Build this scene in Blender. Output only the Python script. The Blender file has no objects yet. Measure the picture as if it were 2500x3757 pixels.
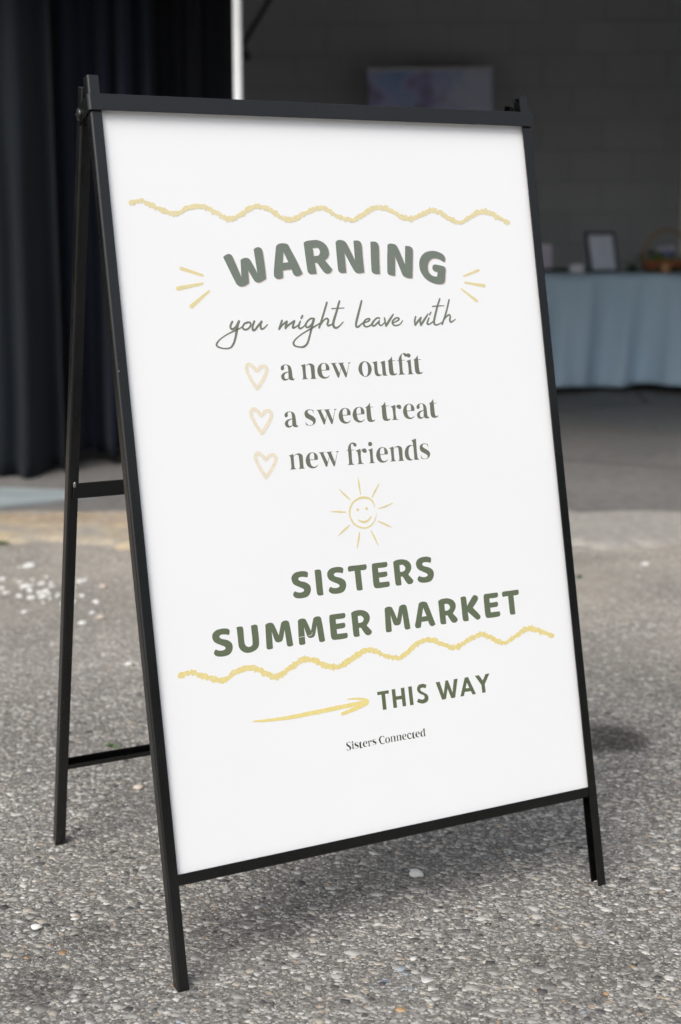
import bpy, bmesh, math, random
import numpy as np
from mathutils import Vector, Matrix, geometry
random.seed(7)
rng = np.random.default_rng(11)
S = bpy.context.scene
COL = S.collection
R = math.radians

# ---------------------------------------------------------------- camera
CAM = (-0.9043, -1.5240, 0.8916)
YAW, PITCH = 0.4858, 0.1886
FPX = 5431.8                      # focal length in photo pixels (photo is 3757 high, 36 mm)
cam = bpy.data.cameras.new('camera')
cam.sensor_fit = 'VERTICAL'; cam.sensor_height = 36.0; cam.sensor_width = 24.0
cam.lens = FPX / 3757 * 36.0
cam.clip_start = 0.05; cam.clip_end = 500
cam.dof.use_dof = True
cam.dof.focus_distance = 1.88
cam.dof.aperture_fstop = 4.2
cam_o = bpy.data.objects.new('camera', cam); COL.objects.link(cam_o)
cam_o.location = CAM
cam_o.rotation_euler = (math.pi/2 - PITCH, 0, -YAW)
S.camera = cam_o

# ---------------------------------------------------------------- world and sun (light overcast)
SUN_EL, SUN_AZ = R(50), R(236)     # azimuth clockwise from +Y: behind the camera
w = bpy.data.worlds.new('World'); S.world = w; w.use_nodes = True
nt = w.node_tree; nt.nodes.clear()
sky = nt.nodes.new('ShaderNodeTexSky'); sky.sky_type = 'NISHITA'; sky.sun_disc = False
sky.sun_elevation = SUN_EL; sky.sun_rotation = SUN_AZ
sky.air_density = 1.2; sky.dust_density = 4.0; sky.ozone_density = 1.0
hs = nt.nodes.new('ShaderNodeHueSaturation'); hs.inputs['Saturation'].default_value = 0.45
bg = nt.nodes.new('ShaderNodeBackground'); bg.inputs['Strength'].default_value = 0.11
wo = nt.nodes.new('ShaderNodeOutputWorld')
nt.links.new(sky.outputs[0], hs.inputs['Color']); nt.links.new(hs.outputs[0], bg.inputs[0]); nt.links.new(bg.outputs[0], wo.inputs[0])
sl = bpy.data.lights.new('sun', 'SUN'); sl.energy = 0.95; sl.angle = R(36); sl.color = (1.0, 0.985, 0.96)
so = bpy.data.objects.new('sun', sl); COL.objects.link(so)
sd = Vector((math.sin(SUN_AZ)*math.cos(SUN_EL), math.cos(SUN_AZ)*math.cos(SUN_EL), math.sin(SUN_EL)))
so.rotation_euler = sd.to_track_quat('Z', 'Y').to_euler()
S.view_settings.view_transform = 'Standard'; S.view_settings.look = 'None'
S.view_settings.gamma = 1.0; S.view_settings.use_curve_mapping = False
S.view_settings.exposure = 0.74
S.render.engine = 'CYCLES'

# ---------------------------------------------------------------- helpers
def tag(o, label=None, cat=None, group=None, kind=None):
    if label: o['label'] = label
    if cat: o['category'] = cat
    if group: o['group'] = group
    if kind: o['kind'] = kind
    return o
def empty(name, loc=(0,0,0), rz=0.0):
    o = bpy.data.objects.new(name, None); COL.objects.link(o)
    o.location = loc; o.rotation_euler = (0,0,rz); o.empty_display_size = 0.1
    return o
def link(name, me, mat, parent=None, smooth=False):
    if mat is not None and len(me.materials) == 0: me.materials.append(mat)
    if smooth:
        me.polygons.foreach_set('use_smooth', [True]*len(me.polygons))
    o = bpy.data.objects.new(name, me); COL.objects.link(o)
    if parent: o.parent = parent
    return o
def obj(name, bm, mat, parent=None, smooth=False):
    me = bpy.data.meshes.new(name); bm.to_mesh(me); bm.free()
    return link(name, me, mat, parent, smooth)
def pyd(name, vs, fs, mat, parent=None, smooth=False):
    me = bpy.data.meshes.new(name); me.from_pydata([tuple(v) for v in vs], [], fs); me.update()
    return link(name, me, mat, parent, smooth)
def box(bm, x0,x1,y0,y1,z0,z1, M=None, bev=0.0, seg=1):
    m = Matrix.Translation(((x0+x1)/2,(y0+y1)/2,(z0+z1)/2)) @ Matrix.Diagonal((x1-x0,y1-y0,z1-z0,1))
    r = bmesh.ops.create_cube(bm, size=1, matrix=m)
    vs = r['verts']
    if bev:
        es = list({e for v in vs for e in v.link_edges})
        b = bmesh.ops.bevel(bm, geom=es, offset=bev, segments=seg, profile=0.5, affect='EDGES')
        vs = list({v for f in b['faces'] for v in f.verts} | {v for v in vs if v.is_valid})
    if M is not None: bmesh.ops.transform(bm, matrix=M, verts=vs)
    return vs
def tube(bm, pts, rad, n=8, cap=True):
    pts = [Vector(p) for p in pts]; rings = []
    rr = rad if hasattr(rad,'__len__') else [rad]*len(pts)
    for i,p in enumerate(pts):
        t = (pts[min(i+1,len(pts)-1)]-pts[max(i-1,0)]).normalized()
        a = t.cross(Vector((0,0,1)))
        if a.length < 1e-3: a = t.cross(Vector((0,1,0)))
        a.normalize(); b = t.cross(a)
        rings.append([bm.verts.new(p + rr[i]*(math.cos(2*math.pi*k/n)*a+math.sin(2*math.pi*k/n)*b)) for k in range(n)])
    for i in range(len(rings)-1):
        for k in range(n):
            bm.faces.new((rings[i][k],rings[i][(k+1)%n],rings[i+1][(k+1)%n],rings[i+1][k]))
    if cap:
        bm.faces.new(rings[0]); bm.faces.new(rings[-1][::-1])
def lathe(bm, prof, n=24, c=(0,0,0), cap=True):
    rings = [[bm.verts.new((c[0]+r*math.cos(2*math.pi*k/n), c[1]+r*math.sin(2*math.pi*k/n), c[2]+z)) for k in range(n)] for r,z in prof]
    for i in range(len(rings)-1):
        for k in range(n):
            bm.faces.new((rings[i][k],rings[i][(k+1)%n],rings[i+1][(k+1)%n],rings[i+1][k]))
    if cap: bm.faces.new(rings[0][::-1]); bm.faces.new(rings[-1])
def fixn(bm): bmesh.ops.recalc_face_normals(bm, faces=bm.faces[:])

class N:                                   # small node helper
    def __init__(s, name, rough=0.6, spec=0.5):
        s.m = bpy.data.materials.new(name); s.m.use_nodes = True
        s.t = s.m.node_tree; s.b = s.t.nodes['Principled BSDF']
        s.b.inputs['Roughness'].default_value = rough
        s.b.inputs['Specular IOR Level'].default_value = spec
    def n(s, typ, **k):
        o = s.t.nodes.new('ShaderNode'+typ)
        for a,v in k.items():
            if a.startswith('i_'): o.inputs[a[2:].replace('_',' ')].default_value = v
            else: setattr(o,a,v)
        return o
    def l(s, a, b): s.t.links.new(a, b)
    def coord(s, which='Object', scale=None):
        tc = s.n('TexCoord'); out = tc.outputs[which]
        if scale:
            mp = s.n('Mapping'); mp.inputs['Scale'].default_value = scale; s.l(out, mp.inputs[0]); out = mp.outputs[0]
        return out
    def noise(s, vec, scale, detail=4, rough=0.5):
        o = s.n('TexNoise'); o.inputs['Scale'].default_value = scale; o.inputs['Detail'].default_value = detail
        o.inputs['Roughness'].default_value = rough
        if vec is not None: s.l(vec, o.inputs['Vector'])
        return o.outputs[0]
    def ramp(s, fac, stops, interp='LINEAR'):
        o = s.n('ValToRGB'); o.color_ramp.interpolation = interp
        e = o.color_ramp.elements
        while len(e) < len(stops): e.new(0.5)
        for i,(p,c) in enumerate(stops):
            e[i].position = p; e[i].color = (*c,1) if hasattr(c,'__len__') else (c,c,c,1)
        s.l(fac, o.inputs[0]); return o.outputs[0]
    def mix(s, fac, a, b, mode='MIX'):
        o = s.n('Mix', data_type='RGBA', blend_type=mode)
        for sock,v in ((o.inputs[0],fac),(o.inputs[6],a),(o.inputs[7],b)):
            if isinstance(v,(int,float)): sock.default_value = v if sock==o.inputs[0] else (v,v,v,1)
            elif isinstance(v,tuple): sock.default_value = (*v,1)
            else: s.l(v, sock)
        return o.outputs[2]
    def math(s, op, a, b=0.0, c=None):
        o = s.n('Math', operation=op)
        for i,v in enumerate((a,b,c)):
            if v is None: continue
            if isinstance(v,(int,float)): o.inputs[i].default_value = v
            else: s.l(v, o.inputs[i])
        return o.outputs[0]
    def col(s, v):
        if isinstance(v,tuple): s.b.inputs['Base Color'].default_value = (*v,1)
        else: s.l(v, s.b.inputs['Base Color'])
    def rough(s, v): s.l(v, s.b.inputs['Roughness'])
    def bump(s, h, strength=0.3, dist=0.002):
        o = s.n('Bump'); o.inputs['Strength'].default_value = strength; o.inputs['Distance'].default_value = dist
        s.l(h, o.inputs['Height']); s.l(o.outputs[0], s.b.inputs['Normal'])

def plain(name, c, rough=0.6, var=0.12, sc=30, bump=0.0, spec=0.5):
    k = N(name, rough, spec)
    nz = k.noise(k.coord(), sc, 5)
    k.col(k.ramp(nz, [(0.3, tuple(x*(1-var) for x in c)), (0.7, tuple(min(1,x*(1+var)) for x in c))]))
    if bump: k.bump(nz, bump, 0.002)
    return k.m

# ---- ground-space frame: X to the right of the camera, Y away from it (metres, on the ground)
B_M = Matrix.Translation((CAM[0], CAM[1], 0)) @ Matrix.Rotation(-YAW, 4, 'Z')
def place(o, x, y, z=0.0, rz=0.0):
    o.matrix_world = B_M @ Matrix.Translation((x,y,z)) @ Matrix.Rotation(rz,4,'Z')
    return o
def at(px, py, Y):                       # photo pixel + distance -> X, Z in the ground frame
    a = (px-1250)/FPX; b = (1878.5-py)/FPX
    cy = math.cos(PITCH) + b*math.sin(PITCH); cz = -math.sin(PITCH) + b*math.cos(PITCH)
    return a/cy*Y, CAM[2] + cz/cy*Y
OV = 2500/1568.0                          # overview pixels -> photo pixels

# ---------------------------------------------------------------- ground materials
OIL = [(at(2235,2718,3.0),0)]
def ground_px(px, py):                    # photo pixel -> ground frame X,Y at z=0
    a = (px-1250)/FPX; b = (1878.5-py)/FPX
    cy = math.cos(PITCH) + b*math.sin(PITCH); cz = -math.sin(PITCH) + b*math.cos(PITCH)
    t = CAM[2]/-cz
    return a*t, cy*t
# blotches: (x,y,radius_x,radius_y,darkness)
SPOTS = []
for px,py,rx,ry,d in [(2225,2712,.085,.085,.66),(150,3620,.05,.045,.35),(1900,2050,.30,.10,.25),(350,3420,.05,.03,.22),
                      (2150,3540,.09,.06,.22),(700,3060,.05,.04,.25),(930,3400,.10,.06,.2)]:
    x,y = ground_px(px,py); SPOTS.append((x,y,rx,ry,d))
def dusty(k, P, c):
    sep = k.n('SeparateXYZ'); k.l(P, sep.inputs[0])
    mr = k.n('MapRange', interpolation_type='SMOOTHSTEP'); k.l(sep.outputs[1], mr.inputs[0])
    mr.inputs[1].default_value = 2.3; mr.inputs[2].default_value = 3.9; mr.inputs[3].default_value = .08; mr.inputs[4].default_value = .62
    f = k.math('MULTIPLY', mr.outputs[0], k.ramp(k.noise(P, 4.0, 6, .65), [(.33,.45),(.66,1.25)]))
    return k.mix(f, c, (.41,.37,.315))
def stains(k, P):
    """oil spots and worn patches lying on the asphalt, as a multiplier"""
    sep = k.n('SeparateXYZ'); k.l(P, sep.inputs[0])
    wob = k.noise(P, 22, 3)
    out = None
    for x,y,rx,ry,d in SPOTS:
        dx = k.math('DIVIDE', k.math('SUBTRACT', sep.outputs[0], x), rx)
        dy = k.math('DIVIDE', k.math('SUBTRACT', sep.outputs[1], y), ry)
        r = k.math('SQRT', k.math('ADD', k.math('MULTIPLY',dx,dx), k.math('MULTIPLY',dy,dy)))
        r = k.math('ADD', r, k.math('MULTIPLY', wob, 0.7))
        mr = k.n('MapRange', interpolation_type='SMOOTHSTEP')
        k.l(r, mr.inputs[0]); mr.inputs[1].default_value = .85; mr.inputs[2].default_value = 1.6
        mr.inputs[3].default_value = 1-d; mr.inputs[4].default_value = 1.0
        out = mr.outputs[0] if out is None else k.math('MULTIPLY', out, mr.outputs[0])
    big = k.noise(P, 1.3, 5, .6)
    b = k.ramp(big, [(0.3,0.80),(0.7,1.15)])
    return k.mix(1.0, b, out, 'MULTIPLY')

# object coordinates of the ground objects ARE the ground frame (their matrix is B_M)
k = N('asphalt', 0.85, 0.3); P = k.coord()
v1 = k.n('TexVoronoi', feature='F1'); v1.inputs['Scale'].default_value = 95; v1.inputs['Randomness'].default_value = 1
k.l(P, v1.inputs['Vector'])
v2 = k.n('TexVoronoi', feature='F1'); v2.inputs['Scale'].default_value = 330; k.l(P, v2.inputs['Vector'])
sepc = k.n('SeparateColor'); k.l(v1.outputs['Color'], sepc.inputs[0])
sepd = k.n('SeparateColor'); k.l(v2.outputs['Color'], sepd.inputs[0])
stone = k.ramp(sepc.outputs[0], [(0,(.16,.15,.14)),(.5,(.27,.26,.245)),(.8,(.36,.345,.32)),(.93,(.36,.27,.18)),(1,(.55,.54,.52))])
sand = k.ramp(sepd.outputs[0], [(0,(.075,.07,.064)),(.5,(.155,.147,.134)),(.85,(.25,.24,.22)),(1,(.44,.425,.40))])
isst = k.ramp(v1.outputs['Distance'], [(.32,1.0),(.45,0.0)])
pick = k.ramp(sepc.outputs[1], [(.42,1.0),(.46,0.0)])
base = k.mix(k.math('MULTIPLY', isst, pick), sand, stone)
base = dusty(k, P, base)
k.col(k.mix(1.0, base, stains(k,P), 'MULTIPLY'))
k.bump(k.math('ADD', isst, k.math('MULTIPLY', v2.outputs['Distance'], .8)), .55, .0015)
M_ASPH = k.m

k = N('aggregate', 0.75, 0.35); P = k.coord()
ac = k.n('Attribute', attribute_name='stone'); nz = k.noise(P, 420, 4)
c = k.mix(1.0, ac.outputs['Color'], k.ramp(nz,[(.3,.78),(.7,1.15)]), 'MULTIPLY')
c = dusty(k, P, c)
k.col(k.mix(1.0, c, stains(k,P), 'MULTIPLY')); k.bump(nz, .4, .0008)
M_STONE = k.m

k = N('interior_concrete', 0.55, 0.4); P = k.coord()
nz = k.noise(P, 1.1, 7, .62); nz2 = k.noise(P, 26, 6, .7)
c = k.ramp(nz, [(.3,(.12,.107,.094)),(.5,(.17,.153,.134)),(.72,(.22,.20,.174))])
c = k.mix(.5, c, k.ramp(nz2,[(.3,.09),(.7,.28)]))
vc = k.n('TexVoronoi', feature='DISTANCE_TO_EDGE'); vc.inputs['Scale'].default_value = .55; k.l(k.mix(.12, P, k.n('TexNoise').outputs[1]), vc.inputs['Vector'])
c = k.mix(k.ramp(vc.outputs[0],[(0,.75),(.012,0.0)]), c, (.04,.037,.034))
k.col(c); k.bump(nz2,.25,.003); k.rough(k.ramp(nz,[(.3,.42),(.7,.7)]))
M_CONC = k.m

k = N('threshold_concrete', 0.9, 0.2); P = k.coord()
sep = k.n('SeparateXYZ'); k.l(P, sep.inputs[0])
nz = k.noise(P, 5, 7, .68); n2 = k.noise(P, 40, 5, .7); n3 = k.noise(k.coord('Object',(1,5,1)), 3.2, 6, .7)
conc = k.mix(k.ramp(n2,[(.3,0),(.7,1)]), (.24,.228,.205), (.41,.385,.345))
ygr = k.n('MapRange'); k.l(sep.outputs[1], ygr.inputs[0]); ygr.inputs[1].default_value=4.12; ygr.inputs[2].default_value=4.62; ygr.inputs[3].default_value=-.16; ygr.inputs[4].default_value=.16
yel = k.mix(k.ramp(k.math('ADD',n3,ygr.outputs[0]),[(.42,0),(.62,1)]), (.50,.385,.235), (.31,.225,.155))
yel = k.mix(k.ramp(n2,[(.45,0),(.7,.8)]), yel, (.55,.47,.33))
side = k.n('MapRange'); k.l(sep.outputs[0], side.inputs[0]); side.inputs[1].default_value=-.55; side.inputs[2].default_value=.25
side.inputs[3].default_value=1; side.inputs[4].default_value=0
wear = k.math('MULTIPLY', side.outputs[0], k.ramp(nz,[(.40,.1),(.56,.85)]))
k.col(k.mix(wear, conc, yel)); k.bump(n2,.6,.006)
M_THR = k.m

# ---------------------------------------------------------------- ground
def grid(name, x0,x1,y0,y1,nx,ny,z,mat,zf=None):
    xs = np.linspace(x0,x1,nx+1); ys = np.linspace(y0,y1,ny+1)
    vs = [(x,y,z+(zf(x,y) if zf else 0)) for y in ys for x in xs]
    fs = [(j*(nx+1)+i, j*(nx+1)+i+1, (j+1)*(nx+1)+i+1, (j+1)*(nx+1)+i) for j in range(ny) for i in range(nx)]
    o = pyd(name, vs, fs, mat); o.matrix_world = B_M; return o
tag(grid('ground', -150,150,-150,150,2,2,0,M_ASPH), kind='structure')
# unseen dark ridge added behind the camera, shaped to darken the frame's lower reflections
vs=[];fs=[];nn=72;hr=[(40,0),(43,2.2),(47,4),(56,5.5),(80,5)]
for i in range(nn+1):
    a=R(72)+R(92)*i/nn
    for q,(rr_,hh) in enumerate(hr):
        k_=1+.14*math.sin(i*.9+q)+.09*math.sin(i*2.3+q*2)
        vs.append((rr_*math.sin(a),rr_*math.cos(a)+3,hh*k_*(1+1.9*max(0,1-abs(math.degrees(a)-118)/42)**.5)-.02))
for i in range(nn):
    for q in range(len(hr)-1): a=i*len(hr)+q; fs.append((a,a+1,a+len(hr)+1,a+len(hr)))
hl=pyd('reflection_ridge',vs,fs,plain('ridge_dark',(.035,.045,.022),.9,.4,.6,.3),None,True); hl.matrix_world=B_M; tag(hl,kind='structure')
TY0, TY1 = 4.16, 4.66
def tz(x,y):
    e = min(y-TY0, TY1-y)
    return (0.008*min(1,max(0,e)/.03)) + .002*math.sin(x*23+1.7*math.sin(y*31))*math.sin(y*41)
# ragged threshold edge
vs=[];fs=[];nx=400;ny=14
for j in range(ny+1):
    for i in range(nx+1):
        x=-6+12*i/nx; t=j/ny
        y0=TY0+.045*math.sin(x*5.1+1)+.03*math.sin(x*13.7)+.02*math.sin(x*37+2)+.014*math.sin(x*83)
        y=y0+(TY1-y0)*t; z=.004+tz(x,TY0+(TY1-TY0)*t)
        if t==0: z=-.01
        vs.append((x,y,z))
for j in range(ny):
    for i in range(nx): a=j*(nx+1)+i; fs.append((a,a+1,a+nx+2,a+nx+1))
th=pyd('threshold_strip',vs,fs,M_THR,smooth=True); th.matrix_world=B_M; tag(th,kind='structure')
BW0, BW1, BACK = -5.2, 5.6, 10.0
tag(grid('floor', BW0,BW1,TY1-.004,BACK+.3,2,2,0.006,M_CONC), kind='structure')

# aggregate stones standing proud of the worn asphalt (real geometry, joined)
def stones():
    N1 = 104000
    u = rng.random(N1); Y = np.sqrt(1.35**2 + u*(4.12**2-1.35**2))
    X = (rng.random(N1)*2-1)*(.40*Y+.22)
    rad = np.clip(np.exp(rng.normal(math.log(.0030), .46, N1)), .0011, .0095)
    big = rng.random(N1) < .035; rad[big] = np.clip(rad[big]*1.8,.005,.0085)
    n = 6
    ang = (np.arange(n)[None,:] + rng.uniform(-.42,.42,(N1,n)))*2*np.pi/n + rng.random((N1,1))*6.28
    rr = rad[:,None]*rng.uniform(.66,1.25,(N1,n))
    ex = rng.uniform(.65,1.0,N1); th = rng.random(N1)*6.28
    lx = rr*np.cos(ang); ly = rr*np.sin(ang)*ex[:,None]
    cx = np.cos(th)[:,None]; sx = np.sin(th)[:,None]
    px = X[:,None]+lx*cx-ly*sx; py = Y[:,None]+lx*sx+ly*cx
    h = .0002 + rad*rng.uniform(.01,.06,N1)
    tx,ty = rng.normal(0,.022,N1), rng.normal(0,.022,N1)
    top = np.stack([X[:,None]+(px-X[:,None])*.95, Y[:,None]+(py-Y[:,None])*.95,
                    h[:,None] + (px-X[:,None])*tx[:,None]+(py-Y[:,None])*ty[:,None]], -1)
    bot = np.stack([px,py,np.full_like(px,-.001)],-1)
    V = np.concatenate([top,bot],1).reshape(-1,3)
    base = (np.arange(N1)*2*n)[:,None]
    tf = base+np.arange(n)[None,:]
    q = np.stack([base+n+np.arange(n), base+n+(np.arange(n)+1)%n, base+(np.arange(n)+1)%n, base+np.arange(n)],-1).reshape(N1,-1)
    loops = np.concatenate([tf,q],1).reshape(-1)
    tot = np.tile(np.array([n]+[4]*n),N1); st = np.concatenate([[0],np.cumsum(tot)[:-1]])
    me = bpy.data.meshes.new('gravel'); me.vertices.add(len(V)); me.vertices.foreach_set('co', V.ravel().astype(np.float32))
    me.loops.add(len(loops)); me.loops.foreach_set('vertex_index', loops.astype(np.int32))
    me.polygons.add(len(tot)); me.polygons.foreach_set('loop_start', st.astype(np.int32)); me.update(calc_edges=True)
    g = np.clip(rng.normal(.36,.09,N1),.12,.66)
    C = np.stack([g*1.04,g,g*.93],1)
    t = rng.random(N1)
    def setc(m, a, b): C[m] = np.array(a)+(np.array(b)-np.array(a))*rng.random((m.sum(),1))
    setc(t<.14,(.36,.325,.27),(.46,.42,.36))
    setc((t>.14)&(t<.1445),(.38,.22,.10),(.5,.32,.16))
    setc((t>.15)&(t<.19),(.45,.44,.42),(.66,.65,.62))
    setc((t>.19)&(t<.29),(.05,.05,.052),(.11,.11,.11))
    setc((t>.29)&(t<.294),(.24,.27,.30),(.33,.37,.41))
    # a few pale blue chips beside the front left foot
    bx,by = ground_px(1450,3590); m=((X-bx)**2/.03**2+(Y-by)**2/.035**2<1)&(rng.random(N1)<.35); setc(m,(.25,.30,.34),(.34,.39,.43))
    at_ = me.attributes.new('stone','FLOAT_COLOR','POINT')
    cc = np.repeat(np.concatenate([C,np.ones((N1,1))],1),2*n,axis=0)
    at_.data.foreach_set('color', cc.ravel().astype(np.float32))
    o = link('gravel', me, M_STONE); o.matrix_world = B_M
    tag(o,'grey and tan aggregate stones bedded in the worn asphalt','gravel',kind='stuff')
stones()

# ---------------------------------------------------------------- building round the market hall
k = N('block_paint', 0.6, 0.35); P = k.coord()
oi = k.n('ObjectInfo'); nz = k.noise(P, 60, 5, .7)
vv = k.math('ADD', k.math('MULTIPLY', oi.outputs['Random'], .25), k.math('MULTIPLY', nz, .5))
k.col(k.ramp(vv,[(.1,(.36,.38,.41)),(.65,(.45,.47,.505))])); k.bump(nz,.5,.003)
M_BLOCK = k.m
M_MORT = plain('mortar', (.27,.28,.30), .8, .1, 40, .3)
M_DARKW = plain('hall_wall_paint', (.10,.105,.115), .7, .12, 5, .1)
M_CEIL = plain('ceiling_paint', (.035,.035,.04), .8, .15, 3, .1)

wall = empty('back_wall'); place(wall, 0, BACK, 0, R(-4))
tag(wall, 'dark grey painted concrete block wall at the back of the hall', 'wall')
bm = bmesh.new(); box(bm,-6.0,6.4,-.015,.18,-.02,3.1); obj('mortar_bed', bm, M_MORT, wall)
bm = bmesh.new(); box(bm,-.1976,.1976,-.02,.02,-.0976,.0976,bev=.0022); bme = bpy.data.meshes.new('block'); bm.to_mesh(bme); bm.free(); bme.materials.append(M_BLOCK)
for r_ in range(15):
    for c_ in range(20):
        b = bpy.data.objects.new('block', bme); COL.objects.link(b); b.parent = wall
        b.location = (-3.1+.4*c_+(.2 if r_%2 else 0), random.uniform(-.0015,.0015), .1+.2*r_)
hall = empty('market_hall'); place(hall,0,0,0)
tag(hall, 'open fronted dark market hall behind the sign', 'building')
bm = bmesh.new(); box(bm,BW0-.2,BW0,4.98,BACK+.9,0,3.1); obj('side_wall', bm, M_DARKW, hall)
bm = bmesh.new(); box(bm,BW1,BW1+.2,4.98,BACK+.9,0,3.1); obj('side_wall', bm, M_DARKW, hall)
bm = bmesh.new(); box(bm,BW0-.3,BW1+.3,4.9,BACK+1.2,3.1,3.3); obj('roof', bm, M_CEIL, hall)
bm = bmesh.new(); box(bm,BW0-.2,BW1+.2,5.0,5.2,2.0,3.1); obj('lintel', bm, M_DARKW, hall)

# diagonal brace against the wall, upper left of the banner
M_BLACK = plain('black_rubber', (.012,.012,.013), .5, .1, 40)
xa,za = at(632*OV,-40,9.2); xb,zb = at(556*OV,108*OV,9.2)
t = empty('diagonal_cable'); place(t,xb,9.2,zb)
d = Vector((xa-xb,0,za-zb)); d = d*1.9
bm = bmesh.new(); tube(bm,[(0,0,0),tuple(d*.5+Vector((0,0,-.01))),tuple(d)],.014,10); obj('cable', bm, M_BLACK, t, True)
bm = bmesh.new(); box(bm,-.02,.02,-.02,.55,-.02,.02,bev=.004); obj('bracket', bm, M_BLACK, t)
tag(t,'black cable slanting up across the back wall beside the curtains','cable')

# pale post at the right edge of the photo
x,z = at(2497,900,9.3)
k_pale = plain('pale_paint', (.75,.75,.70), .6, .1, 12, .1)
t = empty('door_post'); place(t,x+.028,9.3,0)
bm = bmesh.new(); box(bm,-.04,.04,-.04,.04,0,3.1,bev=.004); obj('post', bm, k_pale, t)
bm = bmesh.new(); box(bm,-.06,.06,-.06,.06,0,.05,bev=.004); obj('foot_plate', bm, k_pale, t)
tag(t,'pale upright post by the back wall beyond the flower basket','post')

# ---------------------------------------------------------------- curtains
def cloth_mat(name, c, sheen=.04, var=.25):
    k = N(name, .95, .15)
    P = k.coord('Object',(1,1,.15)); nz = k.noise(P, 9, 5, .6); w_ = k.noise(k.coord(), 700, 2)
    col = k.ramp(nz,[(.3,tuple(x*(1-var) for x in c)),(.7,tuple(x*(1+var) for x in c))])
    k.col(col); k.b.inputs['Sheen Weight'].default_value = sheen; k.b.inputs['Sheen Roughness'].default_value=.5
    k.bump(w_,.3,.001); return k.m
def curtain(x0,x1,y0,y1,z0,seed,mat,folds,amp,label,ztop=2.5,lift=0.0):
    rs = random.Random(seed); n = int((x1-x0)/.008); m = 40
    ph = [(rs.uniform(.7,1.3),rs.uniform(0,6.28),rs.uniform(.3,1)) for _ in range(6)]
    L = math.hypot(x1-x0,y1-y0); nx_,ny_ = -(y1-y0)/L,(x1-x0)/L
    t = empty('curtain'); place(t,(x0+x1)/2,(y0+y1)/2,0)
    vs=[];fs=[]
    for j in range(m+1):
        v=j/m
        for i in range(n+1):
            u=i/n; f=0
            uu = u + .012*math.sin(v*3+seed)*(1-v)
            for q,(fr,p,a) in enumerate(ph):
                f += a*math.sin(2*math.pi*folds*fr*(1+.35*q)*uu + p + .5*math.sin(v*2.2+p)*(1-v)) / (1+.5*q)
            f = math.copysign(abs(f)**.8,f)*amp*(.55+.45*(1-v))
            hem = z0 + lift*u + .010*math.sin(u*17+seed)+.006*math.sin(u*41)
            z = hem + (ztop-hem)*v
            buck = .006*math.sin(v*34+u*9+seed)*max(0,1-v*3)
            vs.append((x0+(x1-x0)*u+nx_*(f+buck)-(x0+x1)/2, y0+(y1-y0)*u+ny_*(f+buck)-(y0+y1)/2, z))
    for j in range(m):
        for i in range(n): a=j*(n+1)+i; fs.append((a,a+1,a+n+2,a+n+1))
    o = pyd('fabric',vs,fs,mat,t,True)
    md = o.modifiers.new('thick','SOLIDIFY'); md.thickness=.003
    # header sleeve over the rod
    bm=bmesh.new(); tube(bm,[(x0-(x0+x1)/2,y0-(y0+y1)/2,ztop+.02),(x1-(x0+x1)/2,y1-(y0+y1)/2,ztop+.02)],.03,12); obj('rod_sleeve',bm,mat,t,True)
    tag(t,label,'curtain','dark curtains hung across the left of the hall')
    return t
M_C1 = cloth_mat('slate_fabric',(.0095,.0125,.0165))
M_C2 = cloth_mat('navy_fabric',(.0095,.0125,.023))
M_C3 = cloth_mat('black_fabric',(.006,.007,.010))
def gx(ovx,Y): return at(ovx*OV,500,Y)[0]
curtain(gx(-500,5.35),gx(121,5.38),5.38,5.36,.0,3,M_C1,3.2,.10,'slate grey curtain at the far left of the photo, nearest to the camera',lift=.012)
curtain(gx(112,5.62),gx(345,5.62),5.60,5.66,.045,9,M_C2,2.2,.085,'navy blue curtain seen above and through the side of the sign frame',lift=.01)
curtain(gx(332,5.78),gx(541,5.78),5.76,5.84,.05,14,M_C3,2.6,.06,'near black curtain beside the white upright pole',lift=.01)
t = empty('curtain_rod'); place(t,0,5.5,0)
bm=bmesh.new()
tube(bm,[(-4.4,-.12,2.5),(-1.9,-.10,2.5),(-1.0,.25,2.5),(gx(546,5.78)+.02,.36,2.5)],.019,12)
obj('rod',bm,plain('rod_steel',(.4,.4,.42),.35,.05),t,True)
tag(t,'steel rod the dark curtains hang from, above the picture','rod')
x,_ = at(545.5*OV,100,5.2)
t = empty('upright_pole'); place(t,x+.002,5.2,0)
bm=bmesh.new(); tube(bm,[(0,0,.01),(0,0,1.2),(0,0,2.48)],[.0165,.016,.0145],16); obj('pole',bm,plain('white_paint',(.80,.82,.82),.45,.05,9),t,True)
bm=bmesh.new(); box(bm,-.2,.2,-.2,.2,.006,.016,bev=.004); obj('base_plate',bm,plain('white_paint_base',(.7,.7,.7),.5,.05,9),t)
tag(t,'slim white upright pole at the right end of the curtains','pole')

# ---------------------------------------------------------------- pale sheet lying by the curtain foot
k = N('sheet_blue',.5,.4); nz=k.noise(k.coord(),6,5); k.col(k.ramp(nz,[(.35,(.27,.31,.315)),(.7,(.37,.41,.415))])); k.bump(nz,.3,.01)
pts=[ground_px(a*OV,b*OV) for a,b in ((-260,1196),(-3,1176),(120,1163),(235,1148),(130,1139),(-10,1133),(-240,1130))]
cx=sum(p[0] for p in pts)/len(pts); cy=sum(p[1] for p in pts)/len(pts)
t=bmesh.new(); vsb=[t.verts.new((p[0]-cx,p[1]-cy,0)) for p in pts]; f=t.faces.new(vsb)
ex=bmesh.ops.extrude_face_region(t,geom=[f]); bmesh.ops.translate(t,vec=(0,0,.012),verts=[g for g in ex['geom'] if isinstance(g,bmesh.types.BMVert)])
fixn(t); bmesh.ops.triangulate(t,faces=t.faces[:])
o=obj('plastic_sheet',t,k.m); place(o,cx,cy,.008); tag(o,'pale blue grey sheet lying flat in front of the curtain','sheet')

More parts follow.
